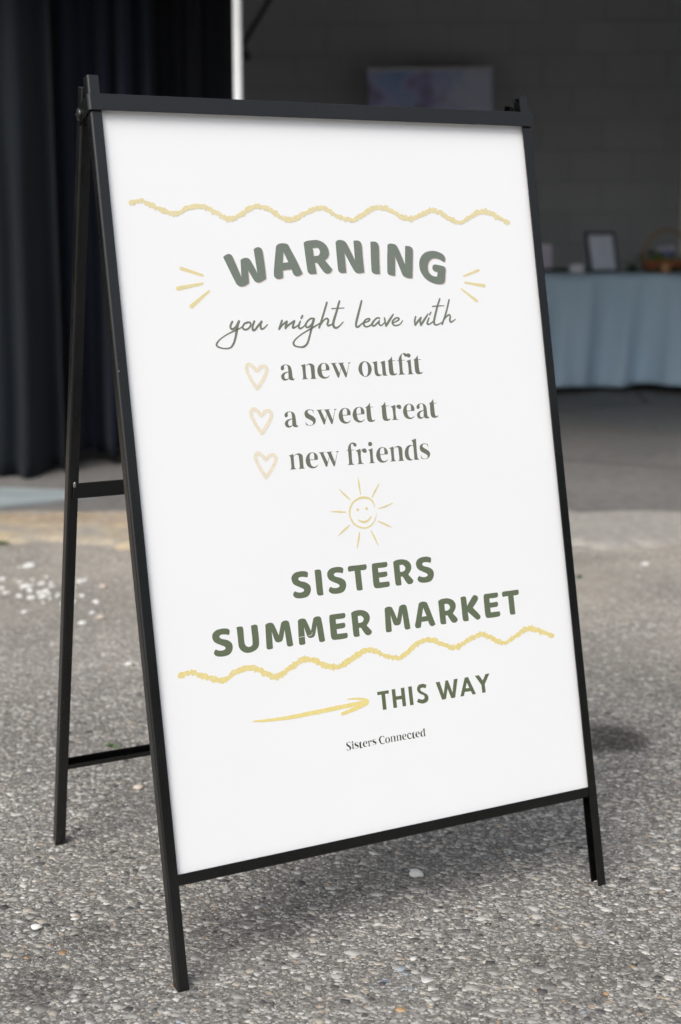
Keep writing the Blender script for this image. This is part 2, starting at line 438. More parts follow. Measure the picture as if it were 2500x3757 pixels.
# ---------------------------------------------------------------- white pebbles, left of the sign
M_PEB = plain('white_pebble',(.70,.69,.66),.7,.12,60,.3)
M_PEBT = plain('cream_pebble',(.62,.53,.44),.7,.15,60,.3)
def pebble_mesh(seed,mat,ang=False):
    rs=random.Random(seed); bm=bmesh.new(); bmesh.ops.create_icosphere(bm,subdivisions=2,radius=1)
    for v in bm.verts:
        v.co *= 1+.18*math.sin(v.co.x*3+seed)+.12*math.sin(v.co.y*5+seed*2)+rs.uniform(-.06,.06)
        v.co.z *= .6
    me=bpy.data.meshes.new('pebble'); bm.to_mesh(me); bm.free(); me.materials.append(mat)
    me.polygons.foreach_set('use_smooth',[not ang]*len(me.polygons)); return me
pm=[pebble_mesh(i,M_PEB,i%2==0) for i in range(4)]+[pebble_mesh(9,M_PEBT)]
# overview x,y, size mm, look, label
PB=[(66,1305,17,0,'largest white pebble lying near the yellow kerb band'),(57,1411,9,1,'round white pebble alone at the far left, below the pale debris'),
    (190,1437,10,2,'white pebble standing just right of the rear leg of the sign'),(296,1531,9,1,'white pebble between the two left legs, lowest of three'),
    (96,1345,10,0,'white pebble above the pale debris at the left'),(62,1352,13,3,'flat white pebble in the middle of the pale debris'),
    (8,1335,10,2,'white pebble cut by the left edge of the photo'),(232,1423,9,4,'cream pebble between the sign legs, upper of the pair'),
    (960,2015,11,1,'bright white stone on the asphalt under the sign'),(1485,1300,10,2,'white pebble on the asphalt far right of the sign'),
    (355,1378,7,4,'cream pebble close behind the front left leg'),(238,1352,10,4,'pale cream pebble near the rear crossbar'),
    (320,1815,8,4,'tan stone by the front left leg above its lower rail'),(1222,1562,7,1,'small white chip behind the panel'),
    (85,2138,7,1,'white stone in the asphalt low at the left')]
for ox,oy,s,kind,lab in PB:
    x,y=ground_px(ox*OV,oy*OV)
    o=bpy.data.objects.new('pebble',pm[kind]); COL.objects.link(o)
    place(o,x,y,.003,random.uniform(0,6)); o.scale=(s/1000*1.25,s/1000*.9,s/1000*.7); tag(o,lab,'pebble','loose pale pebbles on the asphalt')
bm=bmesh.new()
for i in range(38):                      # crumbs of the broken white debris
    ox=random.gauss(120,70); oy=1368+random.gauss(0,21)+ (ox-120)*.06
    if ox>230: continue
    x,y=ground_px(ox*OV,oy*OV); r_=random.uniform(.005,.014)
    m=Matrix.Translation((x,y,.002))@Matrix.Rotation(random.uniform(0,6),4,'Z')@Matrix.Diagonal((r_,r_*random.uniform(.5,.9),r_*.45,1))
    bmesh.ops.create_icosphere(bm,subdivisions=1,radius=1,matrix=m)
for v in bm.verts: v.co += Vector([random.uniform(-.001,.001) for _ in range(3)])
o=obj('debris',bm,M_PEB); o.matrix_world=B_M; tag(o,'scattered white crumbs on the asphalt left of the sign','debris',kind='stuff')

# weeds in the crack of the threshold
M_WEED = plain('weed_green',(.09,.15,.05),.6,.3,60)
def weed(px,py,n,h,label,sp=.03):
    x,y=ground_px(px,py); bm=bmesh.new()
    for i in range(n):
        a=random.uniform(0,6.28); l=h*random.uniform(.5,1); s=random.uniform(.2,1)*sp; wd=.0035
        p0=Vector((random.uniform(-sp,sp)*.5,random.uniform(-sp,sp)*.3,0)); d=Vector((math.cos(a),math.sin(a),0)); q=Vector((-d.y,d.x,0))
        pr=[p0-q*wd,p0+q*wd]; 
        va=[bm.verts.new(p) for p in pr]
        mid=p0+d*s*.5+Vector((0,0,l*.8)); vb=[bm.verts.new(mid-q*wd*1.4),bm.verts.new(mid+q*wd*1.4)]
        tip=bm.verts.new(p0+d*s*1.3+Vector((0,0,l)))
        bm.faces.new((va[0],va[1],vb[1],vb[0])); bm.faces.new((vb[0],vb[1],tip))
    o=obj('weed',bm,M_WEED); place(o,x,y,.002); tag(o,label,'weed','small weeds')
weed(6*OV,1254*OV,8,.013,'green weed growing at the threshold by the left edge of the photo',.025)
weed(286*OV,1258*OV,5,.009,'green weed at the threshold beside the front left leg',.012)
weed(430,2742,3,.004,'tiny green sprig on the asphalt between the sign legs',.022)
weed(1333*OV,1330*OV,6,.008,'tiny weed just right of the sign, far off on the asphalt',.01)

# ---------------------------------------------------------------- display table and what stands on it
TY = 8.2
_,ZT = at(1400*OV,630*OV,TY); _,ZB = at(1400*OV,877*OV,TY)
k = N('tablecloth_fabric',.9,.15); nz=k.noise(k.coord('Object',(1,1,.2)),5,4); k.col(k.ramp(nz,[(.3,(.41,.56,.69)),(.7,(.47,.62,.75))])); k.b.inputs['Sheen Weight'].default_value=.15; k.bump(k.noise(k.coord(),500,2),.2,.001)
M_TC=k.m
TX0,TX1 = .85,3.35; TC=(TX0+TX1)/2
tb=empty('folding_table'); place(tb,TC,TY+.4,0,R(-1.5)); tag(tb,'folding table under the blue cloth in the hall','table')
M_TB=plain('table_grey',(.1,.1,.105),.5,.1,20)
bm=bmesh.new(); box(bm,-1.2,1.2,-.36,.36,ZT-.05,ZT-.012,bev=.006); obj('tabletop',bm,plain('table_white',(.6,.6,.6),.5,.1,20),tb)
for sx in (-1,1):
    for sy in (-1,1):
        bm=bmesh.new(); tube(bm,[(sx*1.05,sy*.28,.006),(sx*1.02,sy*.28,ZT-.05)],.015,10); obj('leg',bm,M_TB,tb,True)
def cloth():
    rs=random.Random(5); vs=[];fs=[]; n=520; hw=(TX1-TX0)/2; hd=.39
    # path: back drop, top, front drop
    prof=[('b',1.0),('b',.5),('b',0),('t',1),('t',.66),('t',.33),('t',0.0)]+[('f',i/22) for i in range(1,23)]
    waves=[(9.3,rs.uniform(0,6.28),.9),(15.7,rs.uniform(0,6.28),.75),(27.1,rs.uniform(0,6.28),.4),(4.1,1.,.5)]
    for kind,tq in prof:
        for i in range(n+1):
            x=-hw+2*hw*i/n
            if kind=='t': vs.append((x,-hd+2*hd*tq,ZT-.003+(.0 if 0<tq<1 else -.004)))
            else:
                s=-1 if kind=='f' else 1
                f=sum(a*math.sin(wv*x*1.15+p+.5*math.sin(tq*2.5+p)) for wv,p,a in waves)/2.2
                f=math.copysign(abs(f)**.75,f)
                sag=.012*math.sin(x*4+1)+.006*math.sin(x*13)
                vs.append((x+.012*f*tq, s*(hd+.004+.012*tq+.13*(f+.5)*tq**.6), ZT-.008-(ZT-ZB+.008)*tq+(sag*tq)))
    for j in range(len(prof)-1):
        for i in range(n): a=j*(n+1)+i; fs.append((a,a+1,a+n+2,a+n+1))
    o=pyd('tablecloth',vs,fs,M_TC,None,True); place(o,TC,TY+.4,0,R(-1.5))
    md=o.modifiers.new('thick','SOLIDIFY'); md.thickness=.002
    tag(o,'dusty blue cloth draped to near the floor over the display table','tablecloth')
cloth()
M_GLASSY = plain('frame_black',(.006,.007,.008),.5,.1,30,0,.15)
k = N('printed_paper',.35,.5); nz=k.noise(k.coord(),14,3); k.col(k.ramp(nz,[(.35,(.70,.77,.92)),(.6,(.80,.86,.98))])); M_PAPER=k.m
# framed notice
t=empty('framed_notice'); x,_=at(2222,998,TY+.25); place(t,x,TY+.25,ZT,R(34))
L=Matrix.Rotation(R(-13),4,'X')
W2,H2=.112,.232
bm=bmesh.new()
box(bm,-W2,W2,0,.014,0,.016,L,.004,2); box(bm,-W2,W2,0,.014,H2-.018,H2,L,.004,2)
box(bm,-W2,-W2+.018,.0005,.0135,.0155,H2-.0175,L,.002); box(bm,W2-.018,W2,.0005,.0135,.0155,H2-.0175,L,.002)
obj('frame',bm,M_GLASSY,t)
bm=bmesh.new(); box(bm,-W2+.017,W2-.017,.005,.010,.014,H2-.016,L); obj('notice_sheet',bm,M_PAPER,t)
bm=bmesh.new(); box(bm,-.02,.02,.02,.024,0,.19,Matrix.Translation((0,.09,0))@Matrix.Rotation(R(14),4,'X')); obj('stand_leg',bm,M_GLASSY,t)
tag(t,'black framed pale notice leaning back on the blue table','frame')
M_WHT=plain('white_card',(.74,.73,.78),.6,.05,20)
M_LAV=plain('lavender_card',(.62,.56,.70),.6,.08,20)
t=empty('card'); x,_=at(1262*OV,610*OV,TY+.3); place(t,x-.015,TY+.3,ZT,R(20))
bm=bmesh.new(); box(bm,-.045,.045,0,.003,0,.155,Matrix.Rotation(R(-8),4,'X')); obj('card_front',bm,M_LAV,t)
bm=bmesh.new(); box(bm,-.045,.045,.04,.043,0,.15,Matrix.Rotation(R(8),4,'X')); obj('card_back',bm,M_WHT,t)
tag(t,'lavender folded card standing on the table just right of the sign','card')
t=empty('white_box'); x,_=at(2117,990,TY+.2); place(t,x,TY+.2,ZT,R(6))
bm=bmesh.new(); box(bm,-.037,.037,0,.06,0,.036,bev=.002); obj('box_body',bm,M_WHT,t)
bm=bmesh.new(); box(bm,-.039,.039,-.002,.062,.0365,.046,bev=.002); obj('lid',bm,M_WHT,t)
tag(t,'small low white box on the table between the card and the framed notice','box')
# greenery
def leaf_mass(name,cx,w_,h,n,mat,label,cat,yo=0,parent=None,lsz=.018):
    bm=bmesh.new()
    for i in range(n):
        p=Vector((random.gauss(0,w_/2.3),random.gauss(0,.03),abs(random.gauss(0,h/2))))
        a=random.uniform(0,6.28); e=random.uniform(-.3,1.1); l=lsz*random.uniform(.6,1.3); wd=l*.3
        d=Vector((math.cos(a)*math.cos(e),math.sin(a)*math.cos(e),math.sin(e))); q=d.cross(Vector((0,0,1))).normalized()
        up=q.cross(d)
        a0=bm.verts.new(p);b0=bm.verts.new(p+d*l*.5+q*wd+up*.002);c0=bm.verts.new(p+d*l);d0=bm.verts.new(p+d*l*.5-q*wd+up*.002)
        bm.faces.new((a0,b0,c0));bm.faces.new((a0,c0,d0))
    tube(bm,[(-w_*1.3,0,.002),(-w_*.5,.006,.005),(w_*.4,-.005,.003),(w_*1.3,0,.002)],.003,6)
    o=obj(name,bm,mat,parent)
    if parent is None:
        place(o,cx,TY+.25+yo,ZT+.004); tag(o,label,cat)
    return o
M_LEAF=plain('dark_leaf',(.03,.075,.035),.5,.4,50)
M_LIME=plain('lime_leaf',(.36,.62,.10),.5,.3,50)
x,_=at(1288*OV,625*OV,TY+.25); leaf_mass('leaf_garland',x,.16,.016,260,M_LEAF,'dark green leafy garland lying along the table by the white box','garland')
x,_=at(1545*OV,625*OV,TY+.2); leaf_mass('leaf_garland',x,.22,.03,320,M_LEAF,'dark leafy garland at the foot of the flower basket','garland',-.05)
x,_=at(1455*OV,625*OV,TY+.3); leaf_mass('leaf_sprig',x,.03,.03,60,M_LEAF,'thin green sprig just right of the framed notice','sprig',.03,None,.034)
# basket
k = N('wicker',.7,.3); Pw=k.coord(); wv=k.n('TexWave',wave_type='BANDS',bands_direction='Z'); wv.inputs['Scale'].default_value=40; wv.inputs['Distortion'].default_value=3; k.l(Pw,wv.inputs['Vector'])
k.col(k.mix(wv.outputs[1],(.24,.075,.035),(.46,.18,.09))); M_WICK=k.m
M_HAND=plain('handle_wood',(.30,.19,.09),.6,.2,60)
t=empty('flower_basket'); bx,_=at(1533*OV,625*OV,TY+.3); place(t,bx,TY+.3,ZT,R(8))
for i in range(8):                       # woven courses
    z=.004+i*.0085; rr=.118+.004*i
    bm=bmesh.new(); nn=40
    tube(bm,[((rr+.002*math.sin(a*20+i*math.pi))*math.cos(a),.62*(rr+.002*math.sin(a*20+i*math.pi))*math.sin(a),z) for a in [2*math.pi*j/nn for j in range(nn+1)]],.0052,6,False)
    obj('wicker_course',bm,M_WICK,t,True)
bm=bmesh.new(); lathe(bm,[(.112,.0),(.112,.004),(.105,.004)],30); 
for v in bm.verts: v.co.y*=.62
obj('basket_floor',bm,M_WICK,t)
zt=.238
bm=bmesh.new(); tube(bm,[(.137*math.cos(a),.004*math.sin(3*a),.05+(zt-.05)*math.sin(a)**.8 if math.sin(a)>0 else .05) for a in [math.pi*j/30 for j in range(31)]],.0085,8)
obj('handle',bm,M_HAND,t,True)
tag(t,'brown wicker basket with an arched handle at the right end of the table','basket')
def flower(x_,y_,z_,r_,mat,label):
    r_*=1.18
    rs=random.Random(x_*100); f=empty('flower'); place(f,bx+x_,TY+.3+y_,ZT+z_)
    bm=bmesh.new()
    for lay,(nn,el,sc) in enumerate(((9,.25,1.0),(7,.7,.8),(5,1.15,.55))):
        for i in range(nn):
            a=2*math.pi*i/nn+lay*.4; e=el+rs.uniform(-.1,.1)
            d=Vector((math.cos(a)*math.cos(e),math.sin(a)*math.cos(e),math.sin(e))); q=Vector((-math.sin(a),math.cos(a),0)); l=r_*sc
            p=[Vector((0,0,0)),d*l*.5+q*l*.28,d*l+q*l*.16+Vector((0,0,l*.12)),d*l-q*l*.16+Vector((0,0,l*.12)),d*l*.5-q*l*.28]
            bm.faces.new([bm.verts.new(v) for v in p])
    obj('petals',bm,mat,f)
    bm=bmesh.new(); tube(bm,[(0,0,-.07),(0,0,0)],.002,6); obj('stem',bm,M_LEAF,f)
    tag(f,label,'flower','flowers in the basket')
M_FW=plain('pale_petal',(.82,.82,.97),.6,.1,40); M_FP=plain('purple_petal',(.35,.17,.5),.6,.15,40); M_FB=plain('blue_petal',(.30,.32,.75),.6,.15,40); M_FK=plain('dark_petal',(.05,.02,.03),.6,.15,40)
flower(-.035,-.03,.115,.040,M_FW,'pale lilac flower at the left in the basket, under the handle')
flower(.022,-.02,.120,.040,M_FW,'pale lilac flower in the middle of the basket')
flower(-.008,-.06,.092,.036,M_FB,'blue flower below the two pale lilac ones')
flower(.115,-.04,.078,.036,M_FP,'purple flower at the right edge of the photo')
flower(-.095,-.02,.100,.03,M_FK,'dark maroon flower at the left of the basket beside its handle')
b_=empty('greenery'); place(b_,bx-.05,TY+.26,ZT+.055); leaf_mass('lime_leaves',0,.07,.04,130,M_LIME,'','',0,b_,.02); leaf_mass('dark_leaves',0,.16,.05,160,M_LEAF,'','',0,b_,.022)
tag(b_,'lime and dark green leaves spilling over the left rim of the basket','leaves')
t=empty('small_pot'); x,_=at(1531*OV,625*OV,TY+.12); place(t,x,TY+.12,ZT)
bm=bmesh.new(); lathe(bm,[(.022,0),(.03,.045),(.033,.05),(.031,.05),(.026,.03)],20); fixn(bm); obj('pot',bm,plain('tan_clay',(.5,.27,.13),.7,.15,40),t,True)
bm=bmesh.new(); lathe(bm,[(.029,.046),(.01,.052)],20); obj('soil',bm,M_BLACK,t)
tag(t,'small tan clay pot standing before the wicker basket','pot')

# ---------------------------------------------------------------- banner on the back wall
x0,z0=at(847*OV,152*OV,9.55); x1,z1=at(1132*OV,174*OV,9.75)
bw=math.hypot(x1-x0,.2); 
k=N('banner_print',.5,.4); P=k.coord(); sep=k.n('SeparateXYZ'); k.l(P,sep.inputs[0])
vor=k.n('TexVoronoi',feature='SMOOTH_F1'); vor.inputs['Scale'].default_value=9; k.l(P,vor.inputs['Vector'])
sc_=k.n('SeparateColor'); k.l(vor.outputs['Color'],sc_.inputs[0])
flo=k.ramp(sc_.outputs[0],[(0,(.14,.30,.62)),(.35,(.34,.50,.85)),(.55,(.52,.56,.9)),(.75,(.38,.34,.62)),(.9,(.18,.30,.30)),(1,(.5,.58,.8))])
edge=k.math('ADD',k.math('MULTIPLY',sep.outputs[0],-2.2/bw*.5),k.math('MULTIPLY',k.noise(P,8,3),.9))
msk=k.ramp(edge,[(.15,0.0),(.42,1.0)])
k.col(k.mix(msk,(.68,.74,.95),flo)); M_BAN=k.m
t=empty('banner'); t.matrix_world=B_M@Matrix.Translation(((x0+x1)/2,9.65,(z0+z1)/2))@Matrix.Rotation(math.atan2(.2,x1-x0),4,'Z')@Matrix.Rotation(math.atan2(z1-z0,bw)*.8,4,'Y')
bm=bmesh.new(); box(bm,-bw/2,bw/2,-.006,.006,-.62,0,bev=.003); obj('print_board',bm,M_BAN,t)
bm=bmesh.new(); box(bm,-bw/2-.006,bw/2+.006,-.009,.009,.001,.022,bev=.003); obj('top_rail',bm,M_WHT,t)
bm=bmesh.new(); tube(bm,[(0,.02,-1.9),(0,.02,.0)],.012,8); obj('stand_pole',bm,M_GLASSY,t)
tag(t,'lavender banner with blue and purple flowers at its left, before the back wall','banner')

# purple thing under the table's right end
t=empty('fabric_bag'); x,_=at(1566*OV,880*OV,TY+.3); place(t,x+.06,TY+.3,.006)
bm=bmesh.new(); bmesh.ops.create_uvsphere(bm,u_segments=20,v_segments=12,radius=1)
for v in bm.verts: v.co=Vector((v.co.x*.11,v.co.y*.08,max(-.06,v.co.z*.075*(1+.15*math.sin(v.co.x*7)))+.06))
obj('bag_body',bm,plain('purple_fabric',(.06,.05,.16),.8,.2,30),t,True)
bm=bmesh.new(); tube(bm,[(-.04,0,.12),(-.03,0,.15),(.03,0,.15),(.04,0,.12)],.005,6); obj('handle',bm,M_BLACK,t,True)
tag(t,'small purple bag on the floor under the right end of the table','bag')

# ================================================================ THE SIGN
# front frame: local u across, v up along the frame, w out of its face towards the viewer
TH=.2147; W=.635; HW=W/2; LEN=1.0979; CH=.0139; DP=.0172; VB=.1377; VT=1.0549
sign=empty('sandwich_board',(0,0,0))
tag(sign,'black metal sandwich board with a white printed panel standing on the asphalt','sign')
FM=Matrix(((1,0,0,0),(0,math.sin(TH),-math.cos(TH),0),(0,math.cos(TH),math.sin(TH),0),(0,0,0,1)))
k=N('powder_coat',.34,.5); P=k.coord(); nz=k.noise(P,900,3,.6); n2=k.noise(P,45,4); n3=k.noise(P,9,4,.6)
k.col(k.ramp(n2,[(.3,.0018),(.7,.0035)])); k.b.inputs['IOR'].default_value=1.60; k.bump(k.math('ADD',nz,k.math('MULTIPLY',n2,1.2)),.16,.0006)
k.rough(k.ramp(n3,[(.3,.22),(.7,.34)])); vf=k.n('TexVoronoi'); vf.inputs['Scale'].default_value=70; k.l(P,vf.inputs['Vector']); sf=k.n('SeparateColor'); k.l(vf.outputs['Color'],sf.inputs[0])
chip=k.math('MULTIPLY',k.ramp(vf.outputs['Distance'],[(.04,1.0),(.07,0.0)]),k.ramp(sf.outputs[0],[(.955,0.0),(.965,1.0)]))
dst=k.ramp(k.noise(P,14,6,.7),[(.5,0.0),(.85,.012)])
k.col(k.mix(dst,k.mix(chip,k.ramp(n2,[(.3,.0018),(.7,.0035)]),(.22,.22,.22)),(.25,.23,.2)))
M_FR=k.m
k=N('bare_metal',.3,.6); k.col((.45,.45,.46)); k.b.inputs['Metallic'].default_value=.8; M_BARE=k.m
def ch_section(s):                       # U channel, open towards the middle: list of (u,w) outline; s=+1 right leg, -1 left
    t_=.0017; r_=.0028
    o=[]
    def arc(cx,cy,r,a0,a1,n=4):
        return [(cx+r*math.cos(math.radians(a0+(a1-a0)*i/n)),cy+r*math.sin(math.radians(a0+(a1-a0)*i/n))) for i in range(n+1)]
    # outer side at u=0 (outside), flanges reach u=-CH (inward); front w=0, back w=-DP
    o+= [(-CH,0)]+arc(-r_,-r_,r_,90,0)+arc(-r_,-DP+r_,r_,0,-90)+[(-CH,-DP),(-CH,-DP+t_)]
    o+= arc(-r_,-DP+r_,r_-t_,-90,0)+arc(-r_,-r_,r_-t_,0,90)+[(-CH,-t_)]
    return [((HW+u) if s>0 else -(HW+u),w_) for u,w_ in o]
def extr(name,sec,ax0,ax1,mat,parent,M,axis='v'):
    bm=bmesh.new(); n=len(sec); A=[];Bv=[]
    for a,b in sec:
        A.append(bm.verts.new((a,ax0,b) if axis=='v' else (ax0,a,b)))
        Bv.append(bm.verts.new((a,ax1,b) if axis=='v' else (ax1,a,b)))
    for i in range(n): bm.faces.new((A[i],A[(i+1)%n],Bv[(i+1)%n],Bv[i]))
    fa=bm.faces.new(A); fb=bm.faces.new(Bv)
    bmesh.ops.triangulate(bm,faces=[fa,fb]); fixn(bm)
    bmesh.ops.transform(bm,matrix=M,verts=bm.verts[:])
    return obj(name,bm,mat,parent)
def frame_set(M,length,vb,near):
    for s in (-1,1): extr('leg',ch_section(s),0.0,length,M_FR,sign,M)
    t_=.0017; inner=HW-.0020
    # bottom rail: U channel open upwards
    h=.0125; dd=DP-.0045
    sec=[(vb-near,-.0012),(vb-h,-.0012),(vb-h-.0012,-.0024),(vb-h-.0012,-dd+.001),(vb-h,-dd),(vb,-dd),(vb,-dd+t_),(vb-h+.001,-dd+t_),(vb-h+.001,-.0012-t_),(vb-near,-.0012-t_)]
    extr('bottom_rail',sec,-inner,inner,M_FR,sign,M,'u')
frame_set(FM,LEN,VB,0)
# rear frame: leans the other way; its face towards the viewer is its front
PHI=.2147; RS=.4845
RM=Matrix(((1,0,0,0),(0,-math.sin(PHI),-math.cos(PHI),RS),(0,math.cos(PHI),-math.sin(PHI),0),(0,0,0,1)))
RL=1.083
frame_set(RM,RL,.1395,.0060)
bm=bmesh.new(); box(bm,-HW+.006,HW-.006,.5508,.5728,.0006,.0030,RM,.0008); obj('crossbar',bm,M_FR,sign)
bm=bmesh.new(); box(bm,-HW+.006,HW-.006,.5508,.5728,-DP-.0032,-DP-.0008,FM,.0008); obj('crossbar',bm,M_FR,sign)
for s in (-1,1):                          # weld beads
    bm=bmesh.new(); bmesh.ops.create_icosphere(bm,subdivisions=2,radius=1,matrix=RM@Matrix.Translation((s*(HW-.0075),.5712,.0032))@Matrix.Diagonal((.0022,.0045,.0012,1)))
    for v in bm.verts: v.co+=Vector([random.uniform(-.0003,.0003) for _ in range(3)])
    obj('weld',bm,M_BARE,sign,True)
# top bar: flat strip across the front, wrapped back along both sides
b0=VT; b1=1.0746; pr=.0045; ox=.0032
def strip():
    t_=.0024; r_=.004; path=[]
    back=-.043
    def arc(cx,cy,r,a0,a1,n=5): return [(cx+r*math.cos(math.radians(a0+(a1-a0)*i/n)),cy+r*math.sin(math.radians(a0+(a1-a0)*i/n))) for i in range(n+1)]
    X=HW+ox
    outer=[(-X,back)]+arc(-X+r_,pr-r_,r_,180,90)+arc(X-r_,pr-r_,r_,90,0)+[(X,back)]
    inn=[(X-t_,back)]+arc(X-r_,pr-r_,r_-t_,0,90)+arc(-X+r_,pr-r_,r_-t_,90,180)+[(-X+t_,back)]
    sec=outer+inn
    bm=bmesh.new(); A=[];Bv=[]
    for u,w_ in sec:
        dr=.10*min(0,w_)*1.6          # the returns dip slightly towards their ends
        cut=.0
        A.append(bm.verts.new((u,b0+dr,w_))); Bv.append(bm.verts.new((u,b1+dr,w_)))
    n=len(sec)
    for i in range(n): bm.faces.new((A[i],A[(i+1)%n],Bv[(i+1)%n],Bv[i]))
    fa=bm.faces.new(A); fb=bm.faces.new(Bv); bmesh.ops.triangulate(bm,faces=[fa,fb]); fixn(bm)
    bmesh.ops.bevel(bm,geom=[e for e in bm.edges if e.calc_face_angle(0)>1.2 and abs(e.verts[0].co.y-e.verts[1].co.y)<.008],offset=.0005,segments=1,affect='EDGES')
    bmesh.ops.transform(bm,matrix=FM,verts=bm.verts[:]); return obj('top_bar',bm,M_FR,sign)
strip()
for s in (-1,1):                          # rivets through the returns
    bm=bmesh.new(); lathe(bm,[(.0076,0),(.0076,.0006),(.0066,.0024),(.0042,.0034),(.0018,.0036),(.0012,.0030)],24); fixn(bm)
    X=s*(HW+ox+.0001)
    m=FM@Matrix.Translation((X,(b0+b1)/2-.0055,-.0325))@Matrix.Rotation(s*math.pi/2,4,'Y')
    bmesh.ops.transform(bm,matrix=m,verts=bm.verts[:]); obj('rivet',bm,M_FR,sign,True)

# printed panel
PU0,PU1=-HW+CH,HW-CH
PW_=-.0058                                 # face of the panel sits back inside the channels
k=N('panel_white',.32,.45); P=k.coord(); nz=k.noise(P,3,4); k.col(k.ramp(nz,[(.3,(.845,.850,.858)),(.7,(.865,.868,.872))])); k.bump(k.noise(P,600,2),.03,.0003); M_PAN=k.m
bm=bmesh.new(); box(bm,-HW+.0025,HW-.0025,VB-.010,VT+.012,PW_-.0042,PW_,FM); panel=obj('sign_panel',bm,M_PAN,sign)

# ---- print: traced in photo pixels, straightened onto the panel by the panel's own four corners
def homog(src,dst):
    A=[]
    for (x,y),(u,v) in zip(src,dst):
        A.append([x,y,1,0,0,0,-u*x,-u*y,-u]); A.append([0,0,0,x,y,1,-v*x,-v*y,-v])
    _,_,Vt=np.linalg.svd(np.array(A)); return Vt[-1].reshape(3,3)
HOM=homog([(377.5,408),(1915.5,464.8),(2161,2890),(649,3211)],[(PU0,VT),(PU1,VT),(PU1,VB),(PU0,VB)])
CAMF=FM.inverted()@Vector(CAM)
def UV(x,y):
    q=HOM@np.array([x,y,1.0]); f=Vector((q[0]/q[2],q[1]/q[2],0))
    g=CAMF+(f-CAMF)*((PW_-CAMF.z)/(0-CAMF.z))        # from the frame's face back to the recessed panel
    return np.array([g.x,g.y])
REG={'n':(0,0,1),'1':(800,850,4),'2':(1150,850,3.0745),'3':(1040,2020,2.7509),'4':(760,2200,2.529),'5':(1380,2140,2.9037),'6':(1370,2450,3.5636),
     '7':(1010,1280,2.8),'8':(1020,1440,2.5705),'9':(1040,1590,2.8),'10':(1250,2660,4.7515),'11':(780,1080,3.136),'12':(1270,1080,3.7333),
     'A':(450,700,2.24),'B':(1150,700,2.0907),'C':(600,2000,1.96),'D':(1300,2100,1.96),'E':(850,1280,1.96),'F':(1100,1700,3.136),'G':(860,2400,2.9037)}
def rp(reg,x,y):
    a,b,s=REG[reg]; return UV(a+x/s,b+y/s)
def contour(reg,txt):
    P=[];C=[]
    for tok in txt.split():
        c=tok.endswith('!'); x,y=tok.rstrip('!').split(','); P.append(rp(reg,float(x),float(y))); C.append(c)
    n=len(P); out=[]
    for i in range(n):
        p0,p1,p2,p3=P[i-1],P[i],P[(i+1)%n],P[(i+2)%n]
        c1,c2=C[i],C[(i+1)%n]
        if c1 and c2: out.append(p1); continue
        d=np.linalg.norm(p2-p1)
        m1=(p2-p1) if c1 else (p2-p0)/(np.linalg.norm(p2-p1)+np.linalg.norm(p1-p0))*d
        m2=(p2-p1) if c2 else (p3-p1)/(np.linalg.norm(p3-p2)+np.linalg.norm(p2-p1))*d
        for j in range(4):
            t=j/4; out.append((2*t**3-3*t*t+1)*p1+(t**3-2*t*t+t)*m1+(-2*t**3+3*t*t)*p2+(t**3-t*t)*m2)
    return out
def G(reg,*cs): return [contour(reg,c) for c in cs]
def shift(g,a,b,scale=1.0):                # move glyph so that anchor points a (in its own place) land on b
    ra,pa=a; rb,pb=b
    A_=np.mean([rp(ra,*p) for p in pa],axis=0); B_=np.mean([rp(rb,*p) for p in pb],axis=0)
    return [[(p-A_)*scale+B_ for p in c] for c in g]
LIFT=[PW_+.00010]
def print_mesh(name,glyphs,mat,label=None,off=(0,0),dz=0.0):
    vs=[];fs=[]
    for g in glyphs:
        pl=[[Vector((p[0]+off[0],p[1]+off[1],0)) for p in c] for c in g]
        flat=[v for c in pl for v in c]; base=len(vs)
        vs+=[FM@Vector((v.x,v.y,LIFT[0]+dz)) for v in flat]
        for t3 in geometry.tessellate_polygon(pl): fs.append(tuple(base+i for i in t3))
    o=pyd(name,vs,fs,mat,panel)
    if label: o['label']=label
    return o
def ink(name,c,speck=0.0,fade=0.0):
    k=N(name,.38,.4); P=k.coord(); nz=k.noise(P,260,2); col=k.ramp(nz,[(.3,tuple(x*.95 for x in c)),(.7,tuple(min(1,x*1.05) for x in c))])
    if speck:
        n2=k.noise(P,1500,2,.6); n3=k.noise(P,60,2)
        th_=k.math('ADD',n2,k.math('MULTIPLY',n3,.35))
        col=k.mix(k.ramp(th_,[(.30+speck,1.0),(.34+speck,0.0)]),col,(.84,.83,.80))
    k.col(col); return k.m
def lin(*c): return tuple(((x/255+.055)/1.055)**2.4 if x>10 else x/255/12.92 for x in c)
I_WARN=ink('ink_warning',lin(116,124,114)); I_SHADE=ink('ink_soft_shadow',lin(214,203,200))
I_SCR=ink('ink_script',lin(116,121,106)); I_SER=ink('ink_serif',lin(108,111,97)); I_BIG=ink('ink_heading',lin(99,109,86))
I_WAY=ink('ink_way',lin(95,105,78)); I_SMALL=ink('ink_small',lin(62,64,52))
I_Y1=ink('ink_yellow_top',lin(224,210,158)); I_Y1S=ink('ink_crayon_top',lin(224,211,164),.175); I_Y2S=ink('ink_crayon_low',lin(226,209,140),.185)
I_Y2=ink('ink_yellow_low',lin(230,213,140)); I_H=ink('ink_heart',lin(229,219,197)); I_SUN=ink('ink_sun',lin(222,207,150))
gW=G('1','78,362! 110,335 150,318 195,328 222,372 345,655! 332,405! 375,380 415,374 455,385 485,425 580,600! 524,250! 560,225 595,218 635,235 655,280 680,430 706,655 706,685! 645,722 595,738 550,725 515,680 445,560! 456,700 458,745! 410,780 345,797 290,775 255,725')
